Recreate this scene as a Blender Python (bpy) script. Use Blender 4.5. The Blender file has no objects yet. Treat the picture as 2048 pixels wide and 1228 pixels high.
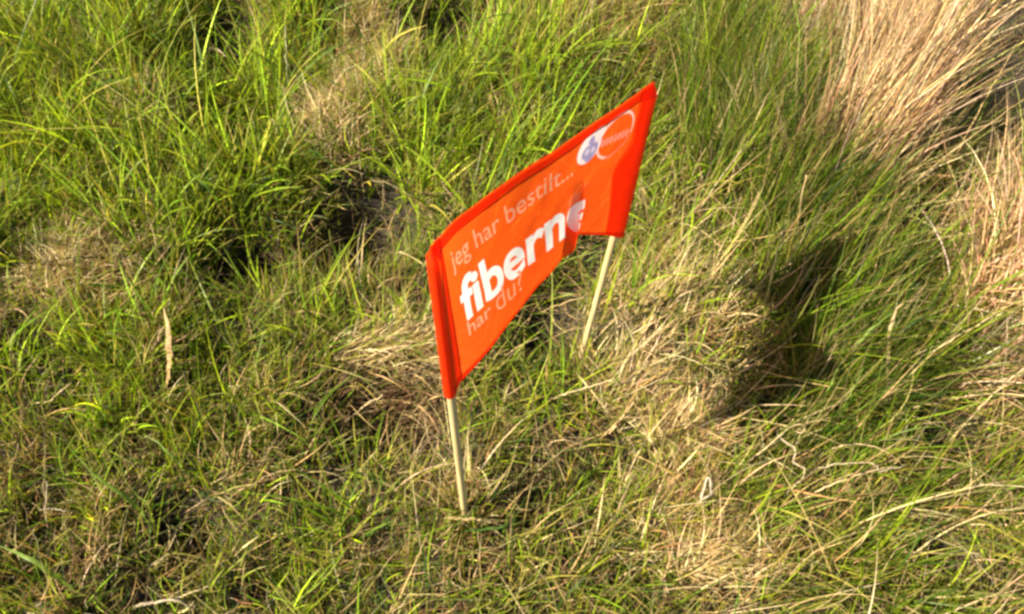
import bpy, bmesh, math
import numpy as np

# ------------------------------------------------------------------ camera, sky, sun, exposure
sc = bpy.context.scene
FPX = 1500.0                      # focal length in pixels of the 2048 px wide photograph
PITCH = math.radians(57)          # looking down at the turf from about a metre up
CAMH = 1.0
cam_d = bpy.data.cameras.new('camera'); cam = bpy.data.objects.new('camera', cam_d)
sc.collection.objects.link(cam); sc.camera = cam
cam.location = (0, 0, CAMH); cam.rotation_euler = (math.pi/2 - PITCH, 0, 0)
cam_d.sensor_width = 36; cam_d.lens = FPX/2048*36
cam_d.clip_start = 0.01; cam_d.clip_end = 500

SUN_EL = math.radians(43); SUN_TO = np.array([-0.94, -0.34])    # horizontal direction towards the sun
w = bpy.data.worlds.new('World'); sc.world = w; w.use_nodes = True
nt = w.node_tree; sky = nt.nodes.new('ShaderNodeTexSky'); sky.sky_type = 'NISHITA'; sky.sun_disc = False
sky.sun_elevation = SUN_EL; sky.sun_rotation = math.atan2(SUN_TO[0], SUN_TO[1])
nt.links.new(sky.outputs[0], nt.nodes['Background'].inputs[0]); nt.nodes['Background'].inputs[1].default_value = 0.05
sl = bpy.data.lights.new('sun', 'SUN'); sl.energy = 5.0; sl.angle = math.radians(0.53); sl.color = (1, .89, .69)
so = bpy.data.objects.new('sun', sl); sc.collection.objects.link(so)
so.rotation_euler = (math.pi/2 - SUN_EL, 0, math.atan2(SUN_TO[1], SUN_TO[0]) + math.pi/2)
so.location = (-3, -1, 4)
sc.view_settings.view_transform = 'Standard'; sc.view_settings.look = 'None'
sc.view_settings.exposure = 1.5; sc.view_settings.gamma = 1
sc.cycles.pixel_filter_type = 'BLACKMAN_HARRIS'; sc.cycles.filter_width = 2.8
sc.cycles.max_bounces = 6; sc.cycles.transmission_bounces = 4; sc.cycles.diffuse_bounces = 3

rng = np.random.default_rng(11)
C = sc.collection

# ------------------------------------------------------------------ pixel <-> place
FW = np.array([0, math.cos(PITCH), -math.sin(PITCH)]); UP = np.array([0, math.sin(PITCH), math.cos(PITCH)])
def ray(px, py): return FW + np.array([1., 0, 0])*(px-1024)/FPX + UP*(614-py)/FPX
def onplane(px, py, z=0.): d = ray(px, py); return np.array([0, 0, CAMH]) + d*((z-CAMH)/d[2])
def at(px, py, Y): d = ray(px, py); return np.array([0, 0, CAMH]) + d*(Y/d[1])
def to_px(x, y, z):
    dz = z-CAMH; dep = y*FW[1] + dz*FW[2]
    dep = np.maximum(dep, .05)
    return 1024 + FPX*x/dep, 614 - FPX*(y*UP[1] + dz*UP[2])/dep
class Patch:                       # an elliptical area of the turf, given where it shows in the photograph
    def __init__(s, px, py, rx, ry, k=1.0):
        c = onplane(px, py); a = onplane(px, py-ry); b = onplane(px, min(py+ry, 1500)); e = onplane(px+rx, py)
        s.c = c[:2]; s.rx = abs(e[0]-c[0]); s.ry = abs(a[1]-b[1])/2; s.k = k
    def __call__(s, x, y): return s.k*np.exp(-1.1*(((x-s.c[0])/s.rx)**2 + ((y-s.c[1])/s.ry)**2))
def field(ps, x, y):
    r = np.zeros_like(x)
    for p in ps: r = np.maximum(r, p(x, y)) if p.k > 0 else r + p(x, y)
    return r

# smooth value noise
_lat = rng.random((256, 256))
def vnoise(x, y, s, o=0):
    u = x/s + 37.3 + o*17.1; v = y/s + 91.7 + o*29.3
    i = np.floor(u).astype(int); j = np.floor(v).astype(int); f = u-i; g = v-j
    f = f*f*(3-2*f); g = g*g*(3-2*g)
    L = lambda a, b: _lat[a % 256, b % 256]
    return (L(i, j)*(1-f) + L(i+1, j)*f)*(1-g) + (L(i, j+1)*(1-f) + L(i+1, j+1)*f)*g

HOLLOW = [Patch(*a) for a in [(430, 60, 75, 75, .10), (715, 450, 105, 75, .15), (475, 520, 80, 50, .10), (790, 840, 120, 70, .085),
    (2120, 170, 190, 190, .20), (880, 60, 80, 60, .08), (1085, 660, 90, 75, .075), (465, 280, 70, 45, .07), (365, 1075, 50, 45, .06),
    (90, 1075, 60, 45, .05), (1880, 880, 80, 55, .09), (1860, 1130, 75, 45, .06), (1560, 830, 130, 90, .035), (1240, 930, 45, 40, .04),
    (1540, 70, 60, 50, .07), (60, 690, 70, 50, .05), (1890, 60, 60, 90, .12), (640, 980, 60, 35, .035), (1620, 560, 60, 80, .06),
    (1030, 1035, 25, 22, .04), (1150, 720, 40, 30, .03), (560, 1140, 60, 35, .03)]]
MOUND = [Patch(*a) for a in [(1330, 670, 150, 130, .055), (180, 560, 130, 90, .04), (770, 720, 130, 55, .045), (290, 250, 80, 60, .04),
    (680, 280, 110, 100, .035), (1340, 1020, 110, 70, .03), (150, 220, 150, 140, .03), (1130, 200, 160, 120, .03), (1690, 330, 160, 150, .10),
    (1970, 560, 120, 100, .06), (910, 980, 70, 60, .015), (560, 800, 90, 60, .025), (330, 700, 50, 80, .03)]]
def H(x, y):
    x = np.asarray(x, float); y = np.asarray(y, float)
    h = (vnoise(x, y, .17)-.5)*.055 + (vnoise(x, y, .07, 1)-.5)*.02 + (vnoise(x, y, .03, 2)-.5)*.008
    h += field(MOUND, x, y) - 1.35*field(HOLLOW, x, y)
    h += .05*np.clip((x-.35)/.8, 0, 1)**2 + .10*np.clip(x-1.5, 0, 3) * 0.3
    d = np.maximum(np.abs(x)-6, 0) + np.maximum(np.abs(y)-6, 0)
    return h/(1+d*.5)
def H1(x, y): return float(H(np.array([x]), np.array([y]))[0])
def on_turf(px, py, h=0.):          # the point over the turf, at height h above it, seen at this pixel
    z = h
    for _ in range(6):
        p = onplane(px, py, z); z = H1(p[0], p[1]) + h
    return onplane(px, py, z)

# ------------------------------------------------------------------ helpers
def link(name, me, parent=None, mat=None):
    o = bpy.data.objects.new(name, me); C.objects.link(o)
    if mat: me.materials.append(mat)
    if parent: o.parent = parent
    return o
def mesh_np(name, V, faces, col=None, smooth=True):
    me = bpy.data.meshes.new(name); V = np.asarray(V, np.float32); faces = np.asarray(faces, np.int32)
    n, k = faces.shape
    me.vertices.add(len(V)); me.vertices.foreach_set('co', V.ravel())
    me.loops.add(n*k); me.loops.foreach_set('vertex_index', faces.ravel())
    me.polygons.add(n); me.polygons.foreach_set('loop_start', np.arange(0, n*k, k, dtype=np.int32))
    me.polygons.foreach_set('use_smooth', np.full(n, smooth))
    if col is not None:
        a = me.attributes.new('col', 'FLOAT_COLOR', 'POINT')
        a.data.foreach_set('color', np.c_[col, np.ones(len(V))].astype(np.float32).ravel())
    me.update(calc_edges=True); return me
def tag(o, label=None, cat=None, group=None, kind=None):
    for k, v in (('label', label), ('category', cat), ('group', group), ('kind', kind)):
        if v: o[k] = v
    return o

def new_mat(name):
    m = bpy.data.materials.new(name); m.use_nodes = True; n = m.node_tree; n.nodes.clear()
    return m, n, n.nodes, n.links
def leaf_mat(name, trans=.35, rough=.42, spec=.4, tint=(1, 1, 1)):
    m, t, N, L = new_mat(name)
    out = N.new('ShaderNodeOutputMaterial'); mx = N.new('ShaderNodeMixShader'); p = N.new('ShaderNodeBsdfPrincipled'); tr = N.new('ShaderNodeBsdfTranslucent')
    at_ = N.new('ShaderNodeAttribute'); at_.attribute_name = 'col'
    tc = N.new('ShaderNodeTexCoord'); nz = N.new('ShaderNodeTexNoise'); nz.inputs['Scale'].default_value = 160
    L.new(tc.outputs['Object'], nz.inputs['Vector'])
    mr = N.new('ShaderNodeMapRange'); mr.inputs[1].default_value = .3; mr.inputs[2].default_value = .7; mr.inputs[3].default_value = .75; mr.inputs[4].default_value = 1.25
    L.new(nz.outputs[0], mr.inputs[0])
    mm = N.new('ShaderNodeVectorMath'); mm.operation = 'SCALE'; L.new(at_.outputs['Color'], mm.inputs[0]); L.new(mr.outputs[0], mm.inputs['Scale'])
    L.new(mm.outputs[0], p.inputs['Base Color'])
    sat = N.new('ShaderNodeVectorMath'); sat.operation = 'MULTIPLY'; sat.inputs[1].default_value = tint
    L.new(mm.outputs[0], sat.inputs[0]); L.new(sat.outputs[0], tr.inputs['Color'])
    p.inputs['Roughness'].default_value = rough; p.inputs['Specular IOR Level'].default_value = spec
    mx.inputs[0].default_value = trans
    L.new(p.outputs[0], mx.inputs[1]); L.new(tr.outputs[0], mx.inputs[2]); L.new(mx.outputs[0], out.inputs[0])
    return m
M_green = leaf_mat('grass_blade', .38, .45, .22, (1.25, 1.15, .6))
M_straw = leaf_mat('dry_grass', .22, .55, .2, (1.1, 1, .8))

def soil_mat():
    m, t, N, L = new_mat('soil'); out = N.new('ShaderNodeOutputMaterial'); p = N.new('ShaderNodeBsdfPrincipled')
    tc = N.new('ShaderNodeTexCoord'); n1 = N.new('ShaderNodeTexNoise'); n1.inputs['Scale'].default_value = 22; n1.inputs['Detail'].default_value = 8
    n2 = N.new('ShaderNodeTexNoise'); n2.inputs['Scale'].default_value = 260; n2.inputs['Detail'].default_value = 4
    L.new(tc.outputs['Object'], n1.inputs['Vector']); L.new(tc.outputs['Object'], n2.inputs['Vector'])
    r = N.new('ShaderNodeValToRGB'); e = r.color_ramp.elements
    e[0].position = .3; e[0].color = (.012, .009, .006, 1); e[1].position = .75; e[1].color = (.045, .033, .017, 1)
    L.new(n1.outputs[0], r.inputs[0]); L.new(r.outputs[0], p.inputs['Base Color']); p.inputs['Roughness'].default_value = .95
    b = N.new('ShaderNodeBump'); b.inputs['Strength'].default_value = .8; b.inputs['Distance'].default_value = .004
    L.new(n2.outputs[0], b.inputs['Height']); L.new(b.outputs[0], p.inputs['Normal']); L.new(p.outputs[0], out.inputs[0])
    return m

# ------------------------------------------------------------------ the ground, one sheet
def axis(a, b, step, far):
    c = np.arange(a, b+1e-6, step); g = []; s = step; x = b
    while x < far: s *= 1.35; x += s; g.append(x)
    l = []; s = step; x = a
    while x > -far: s *= 1.35; x -= s; l.append(x)
    return np.r_[np.array(l[::-1]), c, np.array(g)]
gx = axis(-1.7, 1.9, .012, 60); gy = axis(-.5, 2.2, .012, 60)
X, Y = np.meshgrid(gx, gy); Z = H(X.ravel(), Y.ravel())
nx, ny = len(gx), len(gy); idx = np.arange(nx*ny).reshape(ny, nx)
q = np.stack([idx[:-1, :-1], idx[:-1, 1:], idx[1:, 1:], idx[1:, :-1]], -1).reshape(-1, 4)
ground = link('ground', mesh_np('ground', np.c_[X.ravel(), Y.ravel(), Z], q), None, soil_mat())
tag(ground, 'dark uneven soil under the rough turf', 'ground', kind='structure')

# ------------------------------------------------------------------ grass
GREEN = [Patch(*a) for a in [(120, 180, 220, 230, 1), (420, 400, 200, 130, 1), (430, 640, 90, 110, .8), (1530, 340, 120, 130, 1), (1430, 140, 90, 130, .9),
    (1680, 680, 150, 220, 1), (1720, 1160, 130, 70, 1), (270, 880, 150, 110, .8), (830, 310, 70, 100, .8), (620, 650, 90, 90, .7), (200, 40, 250, 80, 1),
    (560, 380, 80, 90, .8), (60, 560, 70, 90, .8), (1090, 210, 120, 120, .45), (1480, 1060, 120, 60, .5), (1870, 700, 90, 60, .5), (1960, 960, 110, 80, .55),
    (560, 1110, 130, 90, .5), (1230, 960, 50, 50, .7), (880, 60, 80, 80, .5), (570, 120, 70, 130, .7), (1080, 770, 60, 60, .5), (20, 760, 60, 80, .7), (1340, 700, 150, 130, .42), (1400, 1120, 140, 70, .45)]]
STRAW = [Patch(*a) for a in [(180, 555, 115, 85, 1), (330, 690, 45, 110, .9), (750, 110, 90, 130, .9), (780, 725, 110, 45, 1), (1320, 660, 140, 110, .75), (1250, 780, 70, 90, .75),
    (1700, 230, 150, 240, 1), (1960, 520, 110, 130, 1), (905, 980, 45, 75, 1), (1340, 1010, 90, 60, .85), (1420, 1140, 150, 80, .9), (1180, 60, 220, 80, .7),
    (680, 280, 90, 90, .75), (290, 250, 70, 45, .8), (50, 940, 80, 70, .7), (230, 1170, 120, 70, .75), (540, 790, 80, 50, .6), (1330, 860, 90, 60, .7),
    (1000, 1130, 160, 80, .5), (1900, 1050, 130, 90, .6), (1000, 260, 60, 50, .6), (700, 470, 60, 50, .5), (60, 170, 50, 40, .4), (860, 620, 50, 80, .7), (1850, 800, 90, 70, .7), (1780, 980, 120, 60, .7), (1960, 720, 80, 60, .8), (1620, 1000, 90, 50, .5), (1780, 1010, 200, 90, .6), (1950, 850, 120, 90, .7), (700, 1120, 200, 70, .4), (440, 1010, 120, 60, .45), (120, 1060, 120, 60, .5), (1820, 620, 90, 90, .4), (800, 930, 90, 60, .45)]]
PALEP = [Patch(*a) for a in [(180, 555, 120, 85, 1), (230, 600, 90, 50, .8), (290, 250, 80, 50, .8), (905, 985, 50, 80, 1), (1270, 740, 110, 100, .2), (1420, 1130, 150, 70, .3), (800, 715, 110, 35, .8), (60, 940, 60, 50, .6)]]
X0, X1, Y0, Y1 = -1.55, 1.75, -.25, 1.95
def inview(x, y):
    px, py = to_px(x, y, 0*x)
    m = np.maximum(np.maximum(-px, px-2048), np.maximum(-py-60, py-1228))
    return np.where(m < 130, 1.0, np.where(m < 500, .5, .25))
def scatter(n, dens):
    x = rng.uniform(X0, X1, n); y = rng.uniform(Y0, Y1, n)
    k = rng.random(n) < dens(x, y)*inview(x, y)
    return x[k], y[k]
def clumps(n, dens, per, spread):
    cx, cy = scatter(n, dens); m = rng.poisson(per, len(cx)) + 1
    i = np.repeat(np.arange(len(cx)), m)
    ox = rng.normal(0, 1, len(i)); oy = rng.normal(0, 1, len(i))
    return cx[i] + ox*spread, cy[i] + oy*spread, ox, oy, i, len(cx)

BL = {'green': [], 'straw': [], 'tussock': []}
def blades(key, x, y, L, W, az, tilt, bend, curl, col, tip, segs=5, lift=-.004, twist=None, droop=None, prof=1.5):
    n = len(x); z = H(x, y) + lift
    s = np.linspace(0, 1, segs+1)
    P = np.zeros((n, segs+1, 3)); P[:, 0] = np.c_[x, y, z]
    tw = rng.normal(0, .7, n) if twist is None else twist
    V = np.zeros((n, segs+1, 2, 3)); Cc = np.zeros((n, segs+1, 2, 3))
    for k in range(segs+1):
        th = tilt + bend*s[k]**1.3; a = az + curl*s[k]
        d = np.c_[np.cos(a)*np.sin(th), np.sin(a)*np.sin(th), np.cos(th)]
        if k: P[:, k] = P[:, k-1] + .5*(d+dp)*(L/segs)[:, None]
        dp = d
        sd = np.c_[-np.sin(a), np.cos(a), 0*a]; nn = np.cross(d, sd); t = tw*(.6+.8*s[k])
        wv = sd*np.cos(t)[:, None] + nn*np.sin(t)[:, None]
        ww = W*(.06 + .94*(1-s[k]**prof))*(.75 + .25*min(1, s[k]*4))
        V[:, k, 0] = P[:, k] - wv*(ww/2)[:, None]; V[:, k, 1] = P[:, k] + wv*(ww/2)[:, None]
        c = col*(1-s[k]**2)[..., None] if 0 else col*(1-s[k]**2.2) + tip*s[k]**2.2
        Cc[:, k, 0] = c; Cc[:, k, 1] = c
    # lying straw must stay on the turf, not under it
    base = (np.arange(n)*(segs+1)*2)[:, None]; k = np.arange(segs)*2
    F = np.stack([base+k, base+k+1, base+k+3, base+k+2], -1).reshape(-1, 4)
    BL[key].append((V.reshape(-1, 3), F, Cc.reshape(-1, 3)))
def jit(n, c, s): return np.clip(np.array(c)*np.exp(rng.normal(0, s, (n, 1)))*np.exp(rng.normal(0, s*.35, (n, 3))), .004, .8)
def mixc(n, cs, ps, s=.22):
    i = rng.choice(len(cs), n, p=np.array(ps)/sum(ps)); return np.clip(np.array(cs)[i]*np.exp(rng.normal(0, s, (n, 1)))*np.exp(rng.normal(0, s*.3, (n, 3))), .004, .8)
OLIVE = (.13, .145, .024); GRN = (.115, .19, .012); BRT = (.225, .305, .014); DKG = (.035, .08, .010); YEL = (.27, .235, .04)
TAN = (.40, .29, .13); PALE = (.56, .44, .24); ORG = (.36, .21, .085); BRN = (.14, .085, .038); GRY = (.26, .215, .14)
one = lambda x, y: np.ones_like(x)
WIND = .35                                         # the sward leans a little this way (azimuth)
lean_az = lambda n, s: WIND + rng.normal(0, s, n)

# 1 matted dead grass at the bottom of the sward
x, y = scatter(80000, lambda x, y: np.clip(1 - .5*field(HOLLOW, x, y)/.08, .35, 1)); n = len(x)
blades('straw', x, y, rng.uniform(.03, .10, n), rng.uniform(.0010, .0027, n), rng.uniform(0, 6.283, n), rng.normal(1.25, .25, n), rng.normal(.25, .4, n), rng.normal(0, 1.1, n),
       mixc(n, [TAN, BRN, GRY, ORG, OLIVE, DKG], [1.7, 5, .8, .9, 2.5, 2]), mixc(n, [TAN, GRY, BRN], [2, 1, 1]), segs=4, lift=rng.uniform(0, .014, n))
GAPN = [Patch(*a) for a in [(2020, 180, 130, 210, 1), (1880, 150, 60, 150, .6)]]
# 2 fine short mixed grass everywhere, in small tufts
dn = lambda x, y: np.clip(.95 - .85*field(HOLLOW, x, y)/.06, .06, 1)*np.clip(2.2*vnoise(x, y, .045, 5)-.05, .3, 1)*(1-.3*np.clip(field(PALEP, x, y), 0, 1))
x, y, ox, oy, ci, nc = clumps(18500, lambda x, y: dn(x, y)*(1-.8*np.clip(field(GAPN, x, y), 0, 1)), 9, .014); n = len(x)
tone = rng.normal(0, .35, nc)[ci]; g = np.clip(.83 + .35*field(GREEN, x, y) - .5*field(STRAW, x, y) - .3*field(PALEP, x, y) - .12*np.clip(x/.5, 0, 1) + .3*(vnoise(x, y, .09, 7)-.5) + .25*tone, 0, 1)
isg = rng.random(n) < g
cA = mixc(n, [OLIVE, GRN, BRT, DKG, YEL], [2.2, 4, 4, 1.4, 1.7]); cB = mixc(n, [TAN, PALE, YEL, BRN, ORG], [4, 1.5, 3, 2, 1])
col = np.where(isg[:, None], cA, cB)*np.exp(.35*tone)[:, None]
blades('green', x, y, rng.gamma(9, .0072, n)*(1+.25*tone), rng.uniform(.0013, .0031, n), np.arctan2(oy, ox)*.55 + lean_az(n, .9)*.45, np.abs(rng.normal(.28, .2, n)), rng.normal(.6, .5, n), rng.normal(0, .5, n),
       col, np.where(rng.random((n, 1)) < .25, mixc(n, [TAN, YEL], [1, 1]), col*1.15), segs=4)
NOG = [Patch(*a) for a in [(1970, 300, 130, 260, 1), (1990, 560, 120, 110, 1), (1960, 760, 100, 60, .7), (1760, 200, 120, 220, .8)]]
# 3 lush green tufts
dn = lambda x, y: np.clip(field(GREEN, x, y)*1.1 + .20 + .34*np.clip((.15-x)/.25, 0, 1)*np.clip((y-.36)/.2, .35, 1) - .25*field(STRAW, x, y) - 1.2*field(HOLLOW, x, y)/.08, .0, 1)*np.clip(3.0*vnoise(x, y, .07, 9)-.7, .08, 1)*(1-.85*np.clip(field(NOG, x, y), 0, 1))*(1-.6*np.clip(field(PALEP, x, y), 0, 1))
x, y, ox, oy, ci, nc = clumps(10500, dn, 11, .018); n = len(x)
size = np.exp(rng.normal(0, .33, nc))[ci]; tone = rng.normal(.08, .38, nc)[ci]; caz = (WIND + rng.normal(0, 1.3, nc))[ci]; ctl = np.abs(rng.normal(.26, .2, nc))[ci]
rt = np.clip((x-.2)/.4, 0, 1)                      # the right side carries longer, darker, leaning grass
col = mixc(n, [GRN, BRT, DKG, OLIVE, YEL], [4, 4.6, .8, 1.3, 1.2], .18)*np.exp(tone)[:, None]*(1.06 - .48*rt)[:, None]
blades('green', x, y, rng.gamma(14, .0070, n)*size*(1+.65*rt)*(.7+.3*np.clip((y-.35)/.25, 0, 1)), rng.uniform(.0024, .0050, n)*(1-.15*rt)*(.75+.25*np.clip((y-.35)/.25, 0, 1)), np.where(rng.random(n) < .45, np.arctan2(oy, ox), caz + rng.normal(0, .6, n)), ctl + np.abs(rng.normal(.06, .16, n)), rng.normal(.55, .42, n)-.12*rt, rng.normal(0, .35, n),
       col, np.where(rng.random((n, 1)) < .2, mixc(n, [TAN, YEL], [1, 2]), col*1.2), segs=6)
# 4 dry straw patches
dn = lambda x, y: np.clip(field(STRAW, x, y)*1.05 + .04 - .6*field(HOLLOW, x, y)/.08, 0, 1)
x, y, ox, oy, ci, nc = clumps(4600, dn, 15, .016); n = len(x)
tone = rng.normal(0, .2, nc)[ci]; caz = (WIND + rng.normal(0, .8, nc))[ci]; ct = np.abs(rng.normal(.75, .3, nc))[ci]
col = mixc(n, [TAN, PALE, YEL, ORG, BRN, OLIVE], [4, 2.6, 2.2, 1.3, 1.2, .8], .2)*np.exp(tone)[:, None]
pk = rng.random(n) < .75*field(PALEP, x, y)
col[pk] = mixc(int(pk.sum()), [PALE, TAN, YEL], [3, 1.5, .7], .18)
blades('straw', x, y, rng.gamma(10, .0076, n), rng.uniform(.0011, .0026, n), caz + rng.normal(0, .45, n), ct + rng.normal(0, .25, n), rng.normal(.5, .5, n), rng.normal(0, .6, n),
       col, col*1.1, segs=5, lift=rng.uniform(-.003, .01, n))
# 5 long stray stems sticking out everywhere
x, y = scatter(2600, one); n = len(x)
blades('straw', x, y, rng.uniform(.06, .15, n), rng.uniform(.0012, .0026, n), rng.uniform(0, 6.283, n), rng.uniform(.1, 1.2, n), rng.normal(.4, .4, n), rng.normal(0, .5, n),
       mixc(n, [PALE, TAN, GRY, YEL], [2, 3, 1, 2]), mixc(n, [PALE, TAN], [1, 1]), segs=6)
# 6 the long dry tussock on the right: tufts of old straw standing round one another
TUFT = [(1590, 430, 1), (1625, 395, 1.1), (1665, 430, 1), (1640, 340, 1.1), (1690, 375, 1.2), (1735, 345, 1.1), (1680, 285, 1.2), (1735, 265, 1.2), (1710, 200, 1.2), 
        (1630, 215, .8), (1655, 140, .9), (1705, 75, 1), (1600, 90, .6), (1560, 130, .5), (1670, 20, .9), (1750, 20, 1), (1720, 440, .7),
        (1900, 610, .8), (1950, 570, .9), (1995, 645, .9), (2045, 610, 1), (1965, 500, .8), (2030, 510, .9), (1925, 660, .7), (2060, 720, .8), (1880, 500, .6), (2085, 560, 1), (1990, 440, .6), (1990, 800, .45), (1890, 760, .4), (2010, 720, .5)]
for tx_, ty_, k in TUFT:
    c0 = onplane(tx_, ty_); n = int((190 if rng.random() < .75 else 90)*k); low = ty_ > 430 and tx_ > 1860
    x = c0[0] + rng.normal(0, .019, n); y = c0[1] + rng.normal(0, .019, n); t0 = rng.normal(0, .22); az0 = (1.15 if not low else .7) + rng.normal(0, .4)
    col = mixc(n, [TAN, (.58, .44, .28), (.42, .25, .13), BRN, (.48, .33, .2), OLIVE], [3, 3, 3, 2.2, 3, .8], .3)*math.exp(t0*1.5)*.94
    Lb = rng.gamma(14, .0165, n)*(.55+.45*k) if not low else rng.gamma(12, .0125, n)*(.7+.4*k)
    blades('tussock', x, y, Lb, rng.uniform(.0012, .0038, n), az0 + rng.normal(0, .8 if not low else 1.1, n), np.abs(rng.normal(.15, .15, n)) + (.2 if low else 0), rng.normal(.25, .25, n) + (.3 if low else 0), rng.normal(0, .4, n),
           col, col*1.1, segs=6)
# bent pale stems tangled through the right-hand bank
xr = rng.uniform(.25, 1.1, 700); yr = rng.uniform(.12, .95, 700); n = 700
blades('straw', xr, yr, rng.uniform(.08, .20, n), rng.uniform(.0012, .0026, n), .5 + rng.normal(0, 1.1, n), rng.uniform(.2, 1.1, n), rng.normal(.5, .6, n), rng.normal(0, .9, n), mixc(n, [PALE, TAN, ORG, YEL], [2, 3, 1.2, 1.2]), mixc(n, [PALE, TAN], [1, 1]), segs=7, lift=rng.uniform(0, .05, n))
# 7 long narrow green among and below the tussock
LG = [Patch(*a) for a in [(1530, 360, 110, 120, 1), (1660, 760, 130, 150, 1), (1430, 180, 70, 110, .8), (1800, 660, 90, 80, .7), (1700, 560, 120, 90, .9), (1580, 640, 80, 120, .8), (1500, 780, 60, 60, .4), (1850, 800, 90, 70, .6), (1960, 860, 90, 80, .5), (1560, 240, 60, 60, .6)]]
x, y, ox, oy, ci, nc = clumps(2700, lambda x, y: np.clip(field(LG, x, y), 0, 1)*(1-.8*np.clip(field(NOG, x, y), 0, 1)), 14, .018); n = len(x)
tone = rng.normal(0, .25, nc)[ci]
col = mixc(n, [GRN, DKG, OLIVE, BRT, TAN], [4, 3.4, 2, 1.2, 1.6], .2)*np.exp(tone)[:, None]*.8
blades('green', x, y, rng.gamma(16, .0098, n), rng.uniform(.0018, .0038, n), .5 + rng.normal(0, .85, n), np.abs(rng.normal(.2, .13, n)), rng.normal(.4, .4, n), rng.normal(0, .3, n),
       col, np.where(rng.random((n, 1)) < .3, mixc(n, [TAN, YEL], [1, 1]), col*1.2), segs=6)

# 7b tall dense green standing behind and beside the flag
for q_, nn, az0 in (((1440, 170, 60, 110), 42, 1.2), ((1500, 330, 65, 100), 44, 1.0), ((1440, 360, 50, 80), 24, 1.1), ((1590, 560, 60, 80), 26, .8), ((1680, 650, 80, 110), 30, .7), ((1650, 800, 90, 70), 28, .7), ((1560, 470, 60, 50), 20, .9)):
    pt = Patch(*q_); cx_ = pt.c[0] + rng.normal(0, .6, nn)*pt.rx; cy_ = pt.c[1] + rng.normal(0, .6, nn)*pt.ry; ci = np.repeat(np.arange(nn), rng.integers(15, 70, nn)); n = len(ci)
    x = cx_[ci] + rng.normal(0, .016, n); y = cy_[ci] + rng.normal(0, .016, n); tone = rng.normal(-.1, .3, nn)[ci]
    col = mixc(n, [GRN, DKG, OLIVE, BRT, TAN, PALE], [4, 4, 1.5, 1.2, 1.4, .5], .2)*np.exp(tone)[:, None]*.85
    blades('green', x, y, rng.gamma(16, .0092, n)*np.exp(rng.normal(0, .15, nn))[ci], rng.uniform(.0014, .0034, n), (az0 + rng.normal(0, .6, nn))[ci] + rng.normal(0, .8, n), np.abs(rng.normal(.18, .16, n)), rng.normal(.35, .4, n), rng.normal(0, .5, n), col, np.where(rng.random((n, 1)) < .2, mixc(n, [TAN, YEL], [1, 1]), col*1.2), segs=6)
# 8 dark undergrowth in the gap behind the tussock
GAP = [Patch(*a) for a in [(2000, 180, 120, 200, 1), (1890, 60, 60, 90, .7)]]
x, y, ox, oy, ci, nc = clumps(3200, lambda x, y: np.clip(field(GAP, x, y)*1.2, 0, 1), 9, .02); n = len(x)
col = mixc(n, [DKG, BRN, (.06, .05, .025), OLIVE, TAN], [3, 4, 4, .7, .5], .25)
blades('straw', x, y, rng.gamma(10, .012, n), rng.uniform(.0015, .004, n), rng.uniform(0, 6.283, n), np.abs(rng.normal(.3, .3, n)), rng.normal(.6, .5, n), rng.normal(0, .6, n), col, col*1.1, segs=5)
# 8b straw combed flat into mats
for (mx0, my0, rx0, ry0, k0), az0, saz, nn in (((185, 555, 95, 60, 1), .3, 1.6, 3300), ((790, 722, 95, 32, 1), .12, .25, 3000), ((790, 790, 90, 45, 1), .2, .5, 1500), ((290, 250, 60, 40, 1), .4, 1.5, 1500),
        ((1330, 650, 120, 80, 1), .75, .4, 1200), ((1250, 790, 55, 70, 1), .8, .4, 1000), ((1400, 1130, 130, 60, 1), .6, .9, 1500), ((1350, 880, 70, 40, 1), .4, 1.2, 1500), ((680, 270, 70, 70, 1), 1.5, .9, 1800), ((750, 110, 70, 100, 1), 1.6, .7, 2200)):
    pt = Patch(mx0, my0, rx0, ry0); nn = int(nn*.33); x = pt.c[0] + rng.normal(0, .55, nn)*pt.rx; y = pt.c[1] + rng.normal(0, .55, nn)*pt.ry
    dark = my0 == 790 and rx0 == 90
    col = mixc(nn, [PALE, TAN, YEL, ORG], [3, 2.5, 1.2, .8], .2) if not dark else mixc(nn, [BRN, (.2, .12, .06), TAN], [3, 3, 1], .2)
    blades('straw', x, y, rng.uniform(.035, .09, nn), rng.uniform(.0010, .0024, nn), az0 + rng.normal(0, saz, nn), rng.normal(1.05, .25, nn), rng.normal(.35, .35, nn), rng.normal(0, .6, nn), col, col*1.08, segs=4, lift=rng.uniform(.0, .028, nn))
# 9 grass close round the feet of the sticks
for bx, by in ((930, 1040), (1163, 715)):
    c0 = onplane(bx, by); n = 170; a = rng.uniform(0, 6.283, n); rr = .008 + np.abs(rng.normal(0, .018, n)); x = c0[0]+rr*np.cos(a); y = c0[1]+rr*np.sin(a)*.9
    col = mixc(n, [OLIVE, BRT, TAN, PALE, YEL, BRN], [2, 1.5, 3, 2.5, 2, 1.5], .22)
    blades('straw', x, y, rng.gamma(9, .006, n), rng.uniform(.0011, .0028, n), a+rng.normal(0, 1, n), np.abs(rng.normal(.4, .3, n)), rng.normal(.7, .5, n), rng.normal(0, .5, n), col, col*1.1, segs=5)

for bx, by in ((930, 1040), (1163, 715)):           # blades standing on the near side of each stick
    c0 = onplane(bx, by); n = 46; x = c0[0] + rng.normal(0, .013, n); y = c0[1] - rng.uniform(.010, .028, n)
    col = mixc(n, [OLIVE, BRT, GRN, TAN, YEL], [2, 2, 2, 2, 2], .22)
    blades('green', x, y, rng.uniform(.03, .065, n), rng.uniform(.0014, .003, n), rng.uniform(0, 6.283, n), np.abs(rng.normal(.2, .2, n)), rng.normal(.5, .5, n), rng.normal(0, .5, n), col, col*1.15, segs=5)

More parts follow.
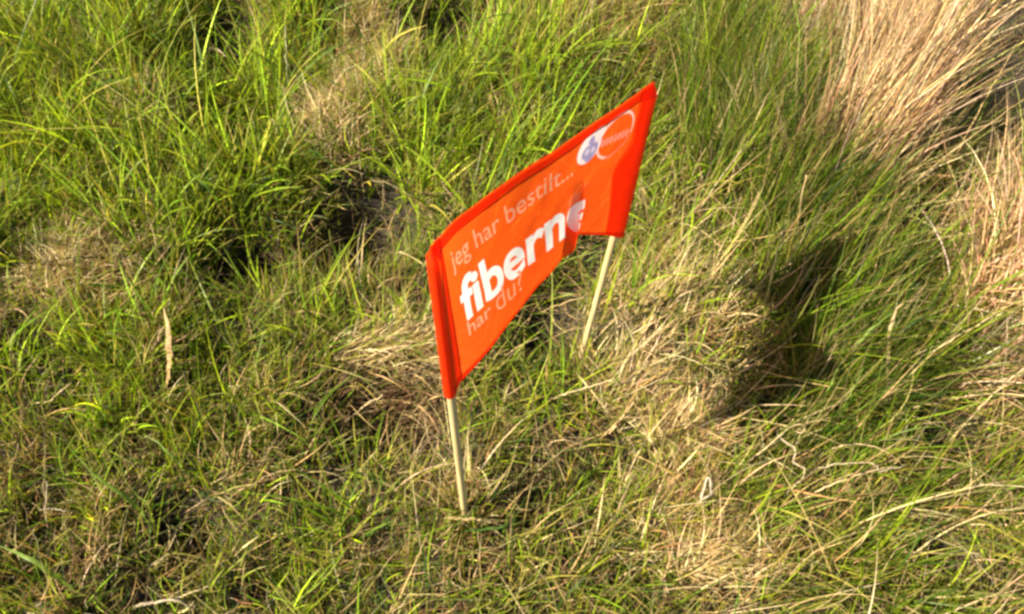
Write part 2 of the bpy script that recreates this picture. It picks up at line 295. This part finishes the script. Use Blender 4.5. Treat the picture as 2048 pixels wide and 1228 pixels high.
def join_blades(key, name, mat, label, cat):
    off = 0; Vs, Fs, Cs = [], [], []
    for V, F, c in BL[key]: Vs.append(V); Fs.append(F+off); Cs.append(c); off += len(V)
    o = link(name, mesh_np(name, np.concatenate(Vs), np.concatenate(Fs), np.concatenate(Cs)), None, mat)
    print(name, off); return tag(o, label, cat, kind='stuff')
join_blades('green', 'green_grass', M_green, 'rough green and olive grass growing in tufts all over the turf', 'grass')
join_blades('straw', 'dry_grass', M_straw, 'matted dead tan straw lying between the green tufts', 'dry grass')
join_blades('tussock', 'straw_tussock', M_straw, 'long dry orange-tan straw of the tall tussock on the bank', 'dry grass')

# ------------------------------------------------------------------ single stalks, leaves and blades one can pick out
def spl(P, n, us=None):
    P = np.array(P, float)
    if len(P) < 2: return P
    us = np.r_[0, np.cumsum(np.linalg.norm(np.diff(P, axis=0), axis=1))] if us is None else np.array(us, float)
    us = us/us[-1]; u = np.linspace(0, 1, n) if np.isscalar(n) else np.asarray(n)
    T = np.zeros_like(P); m = len(P)
    for i in range(m):
        a = max(i-1, 0); b = min(i+1, m-1); T[i] = (P[b]-P[a])/(us[b]-us[a])
    k = np.clip(np.searchsorted(us, u)-1, 0, m-2); h = us[k+1]-us[k]; t = ((u-us[k])/h)[:, None]; h = h[:, None]
    return (2*t**3-3*t**2+1)*P[k] + (t**3-2*t**2+t)*h*T[k] + (-2*t**3+3*t**2)*P[k+1] + (t**3-t**2)*h*T[k+1]
def frame(P):
    t = np.gradient(P, axis=0); t /= np.linalg.norm(t, axis=1)[:, None]+1e-12
    s = np.cross(t, [0, 0, 1.]); l = np.linalg.norm(s, axis=1)[:, None]; s = np.where(l > .05, s/np.maximum(l, 1e-9), [1, 0, 0]); n = np.cross(s, t); return t, s, n
def tube(P, r, sides=6):
    P = np.asarray(P, float); t, s, n = frame(P); r = np.broadcast_to(r, len(P))
    a = np.linspace(0, 2*math.pi, sides, endpoint=False)
    V = (P[:, None] + r[:, None, None]*(np.cos(a)[None, :, None]*s[:, None] + np.sin(a)[None, :, None]*n[:, None])).reshape(-1, 3)
    F = []
    for i in range(len(P)-1):
        for j in range(sides): F.append((i*sides+j, i*sides+(j+1) % sides, (i+1)*sides+(j+1) % sides, (i+1)*sides+j))
    k = len(V); V = np.r_[V, P[:1], P[-1:]]
    for j in range(sides): F.append((k, (j+1) % sides, j, j)); F.append((k+1, (len(P)-1)*sides+j, (len(P)-1)*sides+(j+1) % sides, (len(P)-1)*sides+(j+1) % sides))
    return V, F
def pydata(name, V, F, mat, parent=None, col=None, smooth=True):
    F = [tuple(dict.fromkeys(f)) for f in F]
    me = bpy.data.meshes.new(name); me.from_pydata([tuple(v) for v in V], [], F)
    me.polygons.foreach_set('use_smooth', np.full(len(me.polygons), smooth))
    if col is not None:
        a = me.attributes.new('col', 'FLOAT_COLOR', 'POINT'); c = np.broadcast_to(np.array(col, float), (len(V), 3))
        a.data.foreach_set('color', np.c_[c, np.ones(len(V))].astype(np.float32).ravel())
    me.update(); return link(name, me, parent, mat)
def stalk(pts, w, col, label, name='dry_stalk', cat='stalk', flat=False, mat=None):
    P = np.array([on_turf(a, b, h + (.025 if h > .005 else 0)) for a, b, h in pts]); Q = spl(P, 22)
    s = np.linspace(0, 1, 22); j = rng.normal(0, .0007, Q.shape); j[0] = 0; Q = Q + j
    c = np.array(col)*np.exp(rng.normal(0, .14, (22, 1)))
    if flat:
        t, sd, n = frame(Q); ww = w*np.clip(np.minimum(s*6+.35, 1)*(1-s**2.2)+.04, .04, 1)
        tw = rng.uniform(-.5, .5)+s*rng.uniform(-.6, .6); wv = sd*np.cos(tw)[:, None]+n*np.sin(tw)[:, None]; nv = np.cross(wv, t)
        V = np.stack([Q-wv*ww[:, None]/2, Q+nv*ww[:, None]*.14, Q+wv*ww[:, None]/2], 1).reshape(-1, 3)
        F = [(i*3+k, i*3+k+1, i*3+k+4, i*3+k+3) for i in range(21) for k in range(2)]
        o = pydata(name, V, F, mat or M_green, col=np.repeat(c, 3, 0))
    else:
        V, F = tube(Q, w/2*(1-.55*s)*np.exp(rng.normal(0, .1, 22)), 6)
        o = pydata(name, V, F, mat or M_straw, col=np.r_[np.repeat(c, 6, 0), c[:1], c[-1:]])
    return tag(o, label, cat)
WHT = (.44, .36, .24)
stalk([(1756, 852, .0), (1832, 733, .06), (1885, 692, .09), (1985, 632, .12)], .0034, PALE, 'long pale straw stalk with one bend, leaning over the long green grass')
stalk([(1900, 882, .0), (1975, 800, .06), (2060, 725, .10)], .0030, PALE, 'pale straight straw stalk rising from the dark gap beside the bent one')
stalk([(1555, 868, .05), (1575, 888, .055), (1590, 897, .055), (1586, 925, .05), (1608, 936, .055), (1607, 952, .05), (1580, 980, .03), (1556, 1010, .0)], .0028, WHT, 'whitish zigzag dead stem below the flag shadow', 'kinked_stem', 'stem')
stalk([(1470, 945, .0), (1545, 885, .05), (1598, 846, .07), (1610, 852, .07), (1607, 866, .065), (1590, 862, .06)], .0026, PALE, 'tan hairpin stem with a hooked end above the zigzag stem', 'hooked_stem', 'stem')
stalk([(1402, 998, .03), (1410, 972, .045), (1417, 953, .055), (1421, 975, .045), (1424, 988, .04), (1403, 998, .035), (1400, 1010, .0)], .0032, (.46, .40, .30), 'small white folded straw shaped like the letter A', 'folded_straw', 'straw')
stalk([(1588, 1012, .0), (1650, 974, .05), (1720, 950, .06), (1790, 930, .06)], .0030, PALE, 'pale arching straw ending at a knot of dry stems', 'arching_straw', 'straw')
stalk([(1600, 955, .0), (1660, 930, .05), (1735, 924, .06), (1754, 928, .06), (1755, 942, .06), (1780, 938, .06), (1812, 930, .06)], .0026, WHT, 'thin grey-white straw with a right-angled kink', 'kinked_stem', 'stem')
stalk([(1783, 860, .0), (1776, 760, .06), (1778, 680, .10), (1788, 628, .12), (1812, 602, .13), (1840, 600, .13), (1866, 607, .125)], .0062, (.5, .36, .19), 'brown curled dead leaf hooking over the green grass', 'dead_leaf', 'leaf', True, M_straw)
stalk([(1690, 760, .0), (1712, 692, .10), (1745, 655, .13), (1790, 622, .14)], .0075, (.20, .29, .05), 'broad light green blade beside the hooked dead leaf', 'grass_blade', 'blade', True)
stalk([(1700, 345, .0), (1790, 240, .10), (1860, 162, .16), (1985, 5, .22)], .0042, ORG, 'thick orange-brown stalk crossing the dry tussock diagonally', cat='stalk')
stalk([(1904, 400, .0), (1897, 325, .07), (1873, 207, .13), (1853, 137, .16)], .0036, (.42, .24, .12), 'reddish broken stalk standing against the dark gap')
stalk([(1700, 480, .0), (1771, 420, .06), (1897, 308, .12), (2060, 190, .17)], .0030, TAN, 'long thin straight stalk lying across the tussock foot')
stalk([(1885, 372, .0), (1904, 328, .05), (1938, 258, .10), (2037, 79, .20)], .0030, (.42, .3, .12), 'golden stalk rising steeply beside the dark gap')
stalk([(1940, 80, .0), (1957, 46, .08), (1990, 38, .09), (2026, 22, .09)], .0032, WHT, 'white branched twig tip above the dark gap', 'pale_twig', 'twig')
stalk([(398, 118, .02), (416, 98, .06), (436, 100, .065), (456, 117, .05)], .0065, (.55, .42, .28), 'short pale tan leaf lying by the dark hole at the back', 'dead_leaf', 'leaf', True, M_straw)
stalk([(1420, 262, .0), (1447, 278, .09), (1490, 296, .10), (1532, 318, .09)], .0030, (.36, .31, .17), 'pale straw lying across the vivid green grass right of the flag', 'fallen_straw', 'straw', True, M_straw)
stalk([(262, 1217, .0), (300, 1206, .03), (352, 1200, .035), (384, 1216, .02)], .0052, WHT, 'thick whitish bent stem lying flat in the short turf', 'bent_stem', 'stem')
stalk([(335, 1206, .02), (370, 1190, .03), (420, 1172, .03)], .0026, PALE, 'thin tan straw branching off the whitish bent stem', 'fallen_straw', 'straw')
stalk([(166, 1192, .0), (106, 1150, .05), (58, 1117, .07), (-6, 1090, .07)], .0070, (.17, .25, .04), 'broad arching green blade over the dark soil hollow', 'grass_blade', 'blade', True)
stalk([(312, 1068, .0), (266, 1006, .06), (200, 958, .08), (135, 890, .09)], .0046, (.15, .24, .03), 'long green blade leaning away over the sparse turf', 'grass_blade', 'blade', True)
stalk([(310, 1066, .0), (296, 1010, .06), (262, 978, .07)], .0046, (.2, .28, .04), 'shorter bright blade sharing the foot of the long leaning blade', 'grass_blade', 'blade', True)
stalk([(372, 948, .0), (352, 920, .05), (318, 888, .07), (286, 866, .07)], .0042, (.16, .25, .04), 'bright curved blade over the dark green tuft', 'grass_blade', 'blade', True)
stalk([(332, 780, .0), (338, 715, .06), (336, 660, .09), (326, 612, .10)], .0135, (.42, .28, .13), 'wide upright tan withered leaf between green tufts', 'dead_leaf', 'leaf', True, M_straw)
stalk([(440, 410, .0), (425, 388, .08), (390, 350, .11), (350, 320, .11)], .0055, (.15, .27, .03), 'broad green blade crossing another in the lush tuft', 'grass_blade', 'blade', True)
stalk([(385, 400, .0), (398, 362, .08), (430, 312, .11), (457, 272, .12)], .0040, (.24, .27, .07), 'thin yellowish blade crossed by the broad green one', 'grass_blade', 'blade', True)
stalk([(888, 1036, .02), (940, 1038, .025), (985, 1040, .025), (1010, 1046, .01)], .0032, TAN, 'flat pale straw lying at the foot of the front stick', 'fallen_straw', 'straw', True, M_straw)
stalk([(925, 1064, .01), (980, 1056, .03), (1015, 1050, .035), (1032, 1030, .02)], .0040, (.06, .12, .02), 'dark green blade lying beside the foot of the front stick', 'grass_blade', 'blade', True)
stalk([(1085, 805, .0), (1130, 788, .03), (1180, 772, .04), (1228, 758, .04)], .0036, PALE, 'pale straw lying across the turf between the two sticks', 'fallen_straw', 'straw')
stalk([(1010, 722, .0), (1040, 698, .04), (1060, 680, .05), (1078, 676, .05)], .0036, WHT, 'bent pale straw against the dark hollow under the flag', 'fallen_straw', 'straw')
stalk([(1072, 628, .0), (1110, 612, .05), (1168, 594, .06)], .0032, TAN, 'straight tan straw close to the rear stick', 'fallen_straw', 'straw')
stalk([(792, 508, .0), (806, 506, .05), (830, 518, .06), (856, 536, .05)], .0044, (.5, .42, .18), 'yellowish straw pointing at the front edge of the flag', 'fallen_straw', 'straw')
stalk([(92, 1098, .0), (95, 1060, .03), (91, 1015, .045), (93, 962, .05)], .0030, WHT, 'thin whitish twig standing upright over bare soil', 'pale_twig', 'twig')
stalk([(80, 1020, .03), (105, 1018, .035), (135, 1022, .03), (152, 1020, .01)], .0026, GRY, 'short grey twig crossing the upright whitish twig', 'pale_twig', 'twig')
stalk([(576, 185, .0), (573, 130, .08), (571, 50, .13)], .0032, (.42, .42, .24), 'pale upright seed stem among green tufts at the back', 'seed_stem', 'stem')
stalk([(690, 845, .0), (730, 812, .03), (765, 790, .035)], .0036, PALE, 'pale straw lying over the brown mat before the flag', 'fallen_straw', 'straw')
stalk([(868, 730, .0), (835, 742, .04), (805, 752, .045)], .0030, GRY, 'grey straw trailing from the flag hem over the brown mat', 'fallen_straw', 'straw')
stalk([(1590, 500, .0), (1600, 420, .10), (1612, 350, .15)], .0042, (.46, .34, .17), 'upright tan stem between the vivid grass and the tussock', 'seed_stem', 'stem')
stalk([(1518, 640, .0), (1540, 570, .10), (1555, 500, .14), (1575, 440, .16)], .0040, (.36, .36, .12), 'tall yellow-green stem along the edge of the flag shadow', 'seed_stem', 'stem')
stalk([(1625, 850, .0), (1655, 780, .09), (1690, 715, .12)], .0048, (.19, .28, .05), 'bright long blade in front of the shaded green grass', 'grass_blade', 'blade', True)
stalk([(1668, 850, .0), (1700, 790, .09), (1728, 730, .12)], .0052, (.22, .3, .06), 'second bright blade beside the long one before the shade', 'grass_blade', 'blade', True)

# pale pebble half buried at the edge
bm = bmesh.new(); bmesh.ops.create_icosphere(bm, subdivisions=3, radius=1)
for v in bm.verts:
    k = 1 + .18*(float(vnoise(np.array([v.co.x*2]), np.array([v.co.y*2+v.co.z*3]), 1.1, 3)[0])-.5)
    v.co = (v.co.x*.019*k, v.co.y*.014*k, v.co.z*.010*k)
pm = bpy.data.meshes.new('pebble'); bm.to_mesh(pm); bm.free(); pm.polygons.foreach_set('use_smooth', np.ones(len(pm.polygons), bool))
m, t, N, L = new_mat('pale_stone'); out = N.new('ShaderNodeOutputMaterial'); p = N.new('ShaderNodeBsdfPrincipled'); nz = N.new('ShaderNodeTexNoise'); nz.inputs['Scale'].default_value = 120
cr = N.new('ShaderNodeValToRGB'); cr.color_ramp.elements[0].color = (.4, .36, .28, 1); cr.color_ramp.elements[1].color = (.5, .46, .37, 1)
tc = N.new('ShaderNodeTexCoord'); L.new(tc.outputs['Object'], nz.inputs['Vector']); L.new(nz.outputs[0], cr.inputs[0]); L.new(cr.outputs[0], p.inputs['Base Color']); p.inputs['Roughness'].default_value = .8; L.new(p.outputs[0], out.inputs[0])
pb = link('pebble', pm, None, m); pp = on_turf(58, 1218, .03); pb.location = pp; pb.location.z = H1(pp[0], pp[1]) + .006
tag(pb, 'small pale rounded pebble half sunk in the turf', 'pebble')

# ------------------------------------------------------------------ the flag on two sticks
TOP = [at(863, 496, .308), at(915, 438, .358), at(990, 381, .406), at(1070, 326, .440), at(1110, 301, .455), at(1150, 275, .473), at(1190, 246, .495), at(1245, 209, .522), at(1308, 165, .558)]
B0 = at(900, 787, .308); B1 = at(1238, 472, .557)
NB = np.array([-.82, .57, 0.])                     # the side away from the viewer
def sstep(x): x = np.clip(x, 0, 1); return x*x*(3-2*x)
VB = np.array([(0, 0), (.108, .025), (.214, .062), (.314, .125), (.398, .170), (.534, .227), (.60, .276), (.645, .325), (.70, .40), (.80, .40), (.835, .34), (.852, .293), (.887, .223), (.92, .16), (.97, .06), (1, 0)])
_w = np.array([-.05, -.016, 0, .014, .130, .150, .165]); _c = np.array([-.05, -.013, 0, -.005, -.018, -.021, -.018]); _d = np.array([-.002, -.008, -.008, -.003, .003, .005, .008])
_wt = np.linspace(0, 1, 200); _tab = spl(np.c_[_w, _c, _d], _wt, us=(_w+.05)/.215)
def cloth(u, v):
    """flag cloth: u from front to rear stick, v from bottom to top hem; slack gathers in one pleat low near the rear stick"""
    u = np.asarray(u, float); v = np.asarray(v, float)
    vb = np.interp(u, VB[:, 0], VB[:, 1]); k = vb*1.15+.05
    vv = np.where(v < k, vb + v*(k-vb)/k, v)                      # the bottom hem rides up where the cloth is gathered
    f = .642 + .050*np.clip((vv-.32)/.28, 0, 1.2); p = sstep((.75-vv)/.2); w_ = u-f
    c = np.interp(w_, _tab[:, 0], _tab[:, 1]) + f; d = np.interp(w_, _tab[:, 0], _tab[:, 2])
    e = np.clip((w_-.165)/np.maximum(1-f-.165, .02), 0, 1)
    c = np.where(w_ > .165, f-.018 + e*(1-f+.018), np.where(w_ < -.05, u, c)); d = np.where(w_ > .165, .008*(1-e)**1.3, np.where(w_ < -.05, -.002*sstep((w_+.25)/.2), d))
    c = u + p*(c-u); D = p*d
    c = np.clip(c, 0, 1)
    T = spl(TOP, c.ravel()).reshape(u.shape+(3,)); B = B0*(1-c[..., None]) + B1*c[..., None]
    P = B*(1-vv[..., None]) + T*vv[..., None]
    g = 4*u*(1-u)
    D = D + -.0030*np.sin(c*5+.6)*np.sin(vv*3.1)*g + .0004*np.sin(c*23+vv*11)*g + .0002*np.sin(c*41-vv*26+1.3)*g + .0005*np.exp(-((c*.9+vv-.62)/.05)**2)*g
    return P + NB*D[..., None]
NU, NV = 600, 360
U, Vv = np.meshgrid(np.linspace(0, 1, NU), np.linspace(0, 1, NV))
S = cloth(U, Vv)
def normals(S):
    n = np.cross(np.gradient(S, axis=1), np.gradient(S, axis=0)); n /= np.linalg.norm(n, axis=2)[..., None]
    return n*np.where((n @ NB) > 0, -1, 1)[..., None] if 0 else n
NS = normals(S)
if (NS.reshape(-1, 3) @ NB).mean() > 0: NS = -NS   # NS points to the viewer's side
R = .0043
def puff(u): return R*1.25*(sstep(1-u/.052) + sstep(1-(1-u)/.062))      # cloth stands off round the sticks
def close(v): return sstep((1.0-np.asarray(v))/.07)                       # sleeves are sewn shut at the top
S = S + NS*(puff(U)*close(Vv))[..., None]

# print: lettering and emblem rasterised from font outlines onto the cloth
WF, HF = .335, .22
def text_tris(body, bold=0.):
    cu = bpy.data.curves.new('lettering', 'FONT'); cu.body = body; cu.size = 1; cu.offset = bold; cu.resolution_u = 6
    ob = bpy.data.objects.new('lettering', cu); C.objects.link(ob); bpy.context.view_layer.update()
    ev = ob.evaluated_get(bpy.context.evaluated_depsgraph_get()); me = ev.to_mesh(); me.calc_loop_triangles()
    V = np.array([v.co[:2] for v in me.vertices]); T = np.array([list(t.vertices) for t in me.loop_triangles])
    ev.to_mesh_clear(); bpy.data.objects.remove(ob); bpy.data.curves.remove(cu)
    return V, T
SS = 3
def raster(V, T):                                   # V in (u, v), returns coverage on the cloth grid
    m = np.zeros((NV*SS, NU*SS), bool); P = V*np.array([NU*SS-1, NV*SS-1])
    for a, b, c in P[T]:
        lo = np.maximum(np.floor(np.minimum(np.minimum(a, b), c)).astype(int), 0); hi = np.minimum(np.ceil(np.maximum(np.maximum(a, b), c)).astype(int)+1, [NU*SS, NV*SS])
        if (hi <= lo).any(): continue
        gx, gy = np.meshgrid(np.arange(lo[0], hi[0]), np.arange(lo[1], hi[1]))
        e = lambda p, q: (q[0]-p[0])*(gy-p[1]) - (q[1]-p[1])*(gx-p[0])
        e1, e2, e3 = e(a, b), e(b, c), e(c, a); k = ((e1 >= 0) & (e2 >= 0) & (e3 >= 0)) | ((e1 <= 0) & (e2 <= 0) & (e3 <= 0))
        m[lo[1]:hi[1], lo[0]:hi[0]] |= k
    return m.reshape(NV, SS, NU, SS).mean((1, 3))
def text_mask(body, u0, u1, vb, asc, bold=0., ref=.73, ital=0.):
    V, T = text_tris(body, bold); V = V.copy(); V[:, 0] += ital*V[:, 1]
    V[:, 0] = u0 + (V[:, 0]-V[:, 0].min())/(np.ptp(V[:, 0]))*(u1-u0); V[:, 1] = vb + V[:, 1]/V[:, 1].max()*asc
    return raster(V, T)
big = text_mask('fibernett', .110, .872, .42, .275, .026)
l1 = text_mask('jeg har bestilt...', .100, .650, .78, .105, .004)
l2 = text_mask('har', .120, .235, .30, .10, .004)
l3 = text_mask('du?', .262, .40, .285, .155, -.004)
l4 = text_mask('...............', .76, .87, .33, .012)
mx_, my_ = (U-.5)*WF, (Vv-.5)*HF
def disc(cu, cv, rx, ry, soft=.0009, rot=0.):
    x = (U-cu)*WF; y = (Vv-cv)*HF; c, s_ = math.cos(rot), math.sin(rot); X_ = x*c+y*s_; Y_ = -x*s_+y*c
    return np.clip((1-np.sqrt((X_/rx)**2+(Y_/ry)**2))*min(rx, ry)/soft + .5, 0, 1)
d1 = disc(.722, .866, .0190, .0168)
tail = np.clip(disc(.750, .905, .015, .009, rot=.45), 0, 1)
ring = np.clip(disc(.846, .835, .029, .0265) - disc(.848, .832, .0262, .0232), 0, 1)
gap = ((U > .875) & (Vv < .79)) | (Vv < .735)
ring = np.where(gap, ring*.25, ring)
blob = np.maximum.reduce([disc(.735, .90, .0045, .0055), disc(.715, .85, .0085, .0075), disc(.742, .845, .0080, .0085), disc(.728, .815, .0075, .006)])
bl2 = np.clip(np.maximum(disc(.716, .853, .004, .0035), disc(.744, .842, .0035, .0035)), 0, 1)
word = np.zeros_like(U)
for i_ in range(7):                                 # illegible small wordmark: a row of letter-sized strokes
    cu_ = .788+.019*i_; word = np.maximum(word, np.clip(disc(cu_, .838-.006*i_, .0026, .0048) - .8*disc(cu_, .838-.006*i_, .0010, .0026), 0, 1))
RED = np.array([.95, .100, .008]); WHITE = np.array([.86, .83, .82])
col = np.broadcast_to(RED, S.shape).copy()
def over(c, m): 
    global col
    col = col*(1-m[..., None]) + np.array(c)*m[..., None]
over(WHITE, big); over((.90, .33, .19), l1); over((.90, .36, .22), l2); over((.84, .30, .17), l3); over((.84, .28, .15), l4)
over((.86, .60, .54), np.clip(ring, 0, 1)*.9); over((.85, .36, .30), word*.8); over((.86, .76, .78), np.maximum(d1, tail)*.95); over((.26, .22, .50), blob*.85); over((.75, .68, .80), bl2*.7)

def cloth_mat(name, attr, base=(.95, .075, .006)):
    m, t, N, L = new_mat(name); out = N.new('ShaderNodeOutputMaterial'); mx = N.new('ShaderNodeMixShader'); p = N.new('ShaderNodeBsdfPrincipled'); tr = N.new('ShaderNodeBsdfTranslucent')
    tc = N.new('ShaderNodeTexCoord'); wv = N.new('ShaderNodeTexNoise'); wv.inputs['Scale'].default_value = 900; wv.inputs['Detail'].default_value = 2
    n2 = N.new('ShaderNodeTexNoise'); n2.inputs['Scale'].default_value = 45; n2.inputs['Detail'].default_value = 3
    L.new(tc.outputs['Object'], wv.inputs['Vector']); L.new(tc.outputs['Object'], n2.inputs['Vector'])
    b = N.new('ShaderNodeBump'); b.inputs['Strength'].default_value = .25; b.inputs['Distance'].default_value = .0006; L.new(wv.outputs[0], b.inputs['Height'])
    b2 = N.new('ShaderNodeBump'); b2.inputs['Strength'].default_value = .35; b2.inputs['Distance'].default_value = .003; L.new(n2.outputs[0], b2.inputs['Height']); L.new(b.outputs[0], b2.inputs['Normal'])
    L.new(b2.outputs[0], p.inputs['Normal']); L.new(b2.outputs[0], tr.inputs['Normal'])
    if attr:
        a = N.new('ShaderNodeAttribute'); a.attribute_name = 'col'
        n3 = N.new('ShaderNodeTexNoise'); n3.inputs['Scale'].default_value = 26; n3.inputs['Detail'].default_value = 6; L.new(tc.outputs['Object'], n3.inputs['Vector'])
        mr = N.new('ShaderNodeMapRange'); mr.inputs[1].default_value = .3; mr.inputs[2].default_value = .7; mr.inputs[3].default_value = .86; mr.inputs[4].default_value = 1.04; L.new(n3.outputs[0], mr.inputs[0])
        sc_ = N.new('ShaderNodeVectorMath'); sc_.operation = 'SCALE'; L.new(a.outputs['Color'], sc_.inputs[0]); L.new(mr.outputs[0], sc_.inputs['Scale'])
        L.new(sc_.outputs[0], p.inputs['Base Color']); L.new(sc_.outputs[0], tr.inputs['Color'])
    else:
        p.inputs['Base Color'].default_value = (*base, 1); tr.inputs['Color'].default_value = (*base, 1)
    p.inputs['Roughness'].default_value = .6; p.inputs['Specular IOR Level'].default_value = .25
    mx.inputs[0].default_value = .68
    L.new(p.outputs[0], mx.inputs[1]); L.new(tr.outputs[0], mx.inputs[2])
    tp = N.new('ShaderNodeBsdfTransparent'); tp.inputs[0].default_value = (1, .55, .4, 1); m2 = N.new('ShaderNodeMixShader'); m2.inputs[0].default_value = .09
    L.new(mx.outputs[0], m2.inputs[1]); L.new(tp.outputs[0], m2.inputs[2]); L.new(m2.outputs[0], out.inputs[0]); return m
M_print = cloth_mat('printed_cloth', True); M_cloth = cloth_mat('orange_cloth', False); M_thread = cloth_mat('thread', False, (.62, .04, .01))

def wood_mat():
    m, t, N, L = new_mat('pale_wood'); out = N.new('ShaderNodeOutputMaterial'); p = N.new('ShaderNodeBsdfPrincipled')
    tc = N.new('ShaderNodeTexCoord'); mp = N.new('ShaderNodeMapping'); mp.inputs['Scale'].default_value = (400, 400, 14); nz = N.new('ShaderNodeTexNoise'); nz.inputs['Scale'].default_value = 1; nz.inputs['Detail'].default_value = 5
    L.new(tc.outputs['Object'], mp.inputs[0]); L.new(mp.outputs[0], nz.inputs['Vector'])
    cr = N.new('ShaderNodeValToRGB'); cr.color_ramp.elements[0].position = .3; cr.color_ramp.elements[0].color = (.42, .31, .13, 1); cr.color_ramp.elements[1].position = .7; cr.color_ramp.elements[1].color = (.62, .51, .27, 1)
    L.new(nz.outputs[0], cr.inputs[0]); L.new(cr.outputs[0], p.inputs['Base Color']); p.inputs['Roughness'].default_value = .55; L.new(p.outputs[0], out.inputs[0]); return m
M_wood = wood_mat()

flag = bpy.data.objects.new('marker_flag', None); C.objects.link(flag); flag.empty_display_size = .05
tag(flag, 'translucent orange cloth flag with white lettering stretched between two wooden sticks', 'flag')
FV = np.arange(NU*NV).reshape(NV, NU); q = np.stack([FV[:-1, :-1], FV[:-1, 1:], FV[1:, 1:], FV[1:, :-1]], -1).reshape(-1, 4)
panel = link('printed_panel', mesh_np('printed_panel', S.reshape(-1, 3), q, col.reshape(-1, 3)), flag, M_print)
# hems: a second layer of cloth turned over on the far side
def strip(name, u, v, off, parent, mat):
    P = cloth(u, v); n = normals(P)
    if (n.reshape(-1, 3) @ NB).mean() > 0: n = -n
    P = P + n*(puff(u)*close(v) - off)[..., None]; a, b = u.shape; I = np.arange(a*b).reshape(a, b)
    return link(name, mesh_np(name, P.reshape(-1, 3), np.stack([I[:-1, :-1], I[:-1, 1:], I[1:, 1:], I[1:, :-1]], -1).reshape(-1, 4)), parent, mat)
for v0, v1, lab in ((.0, .055, 'double turned bottom hem, darker red'), (.945, 1., 'double turned top hem, darker red')):
    u, v = np.meshgrid(np.linspace(0, 1, 160), np.linspace(v0, v1, 8))
    h = strip('hem', u, v, .0009, panel, M_cloth); h['label'] = lab
# sleeves: the cloth end wrapped round each stick and sewn down on the far side
def wrap(front):
    a, b = 26, 90; vs = np.linspace(-.004, 1.004, b); us = np.linspace(.058, 0, 14); rows = []
    for v in vs:
        uu = us if front else 1-us
        P = cloth(uu, np.full(14, v)); Pe = P[-1]
        n = -NB/np.linalg.norm(NB)
        back = P + n*(-(R*1.3*float(close(v))*sstep(1-us/.058)) - .001)[:, None]
        out = (cloth(np.array([0., .02]), np.array([v, v])) if front else cloth(np.array([1., .98]), np.array([v, v])))
        od = out[0]-out[1]; od[2] = 0; od /= np.linalg.norm(od)
        ang = np.linspace(-math.pi/2, math.pi/2, 12)[1:]
        cap = Pe + R*1.3*(np.sin(ang)[:, None]*n*float(close(v)) + np.cos(ang)[:, None]*od*(.25+.75*float(close(v))))
        rows.append(np.r_[back, cap])
    G = np.array(rows); k, l = G.shape[:2]; I = np.arange(k*l).reshape(k, l)
    o = link('sleeve', mesh_np('sleeve', G.reshape(-1, 3), np.stack([I[:-1, :-1], I[:-1, 1:], I[1:, 1:], I[1:, :-1]], -1).reshape(-1, 4)), flag, M_cloth)
    return o
wrap(True)['label'] = 'sewn sleeve on the front stick'; wrap(False)['label'] = 'sewn sleeve on the rear stick'
# stitching
for kind, c in (('v', .056), ('v', .944), ('u', .057), ('u', .943)):
    t_ = np.linspace(0, 1, 120); P = cloth(np.full(120, c), t_) if kind == 'v' else cloth(t_, np.full(120, c))
    n = NS[(t_*(NV-1)).astype(int), int(c*(NU-1))] if kind == 'v' else NS[int(c*(NV-1)), (t_*(NU-1)).astype(int)]
    pu = puff(np.full(120, c))*close(t_) if kind == 'v' else puff(t_)*float(close(c))
    Vt, Ft = tube(P + n*(pu+.0001)[:, None], .00035, 4); pydata('stitching', Vt, Ft, M_thread, panel)
# sticks
def stick(b, t, label):
    b = np.array(b); t = np.array(t); d = t-b; P = b + d*np.linspace(0, 1, 24)[:, None]
    P[:, 0] += .0012*np.sin(np.linspace(0, 3, 24)); r = R*np.exp(rng.normal(0, .012, 24)); r[-1] *= .8
    Vt, Ft = tube(P, r, 16); o = pydata('stick', Vt, Ft, M_wood, flag); o['label'] = label; return o
fb = on_turf(928, 1040, .012); fb = onplane(930, 1040, .0); f_low = cloth(np.array([0.]), np.array([0.]))[0]; f_top = cloth(np.array([0.]), np.array([1.]))[0]
def extend(lo, hi, base):
    d = (lo-base)/np.linalg.norm(lo-base); return base - d*.09
stick(extend(f_low, f_top, fb), f_top - (f_top-f_low)*.075, 'pale round wooden stick at the front')
rb = onplane(1163, 715, .0); r_low = cloth(np.array([1.]), np.array([0.]))[0]; r_top = cloth(np.array([1.]), np.array([1.]))[0]
stick(extend(r_low, r_top, rb), r_top - (r_top-r_low)*.075, 'pale round wooden stick at the rear, leaning')
flag.location = (0, 0, 0)
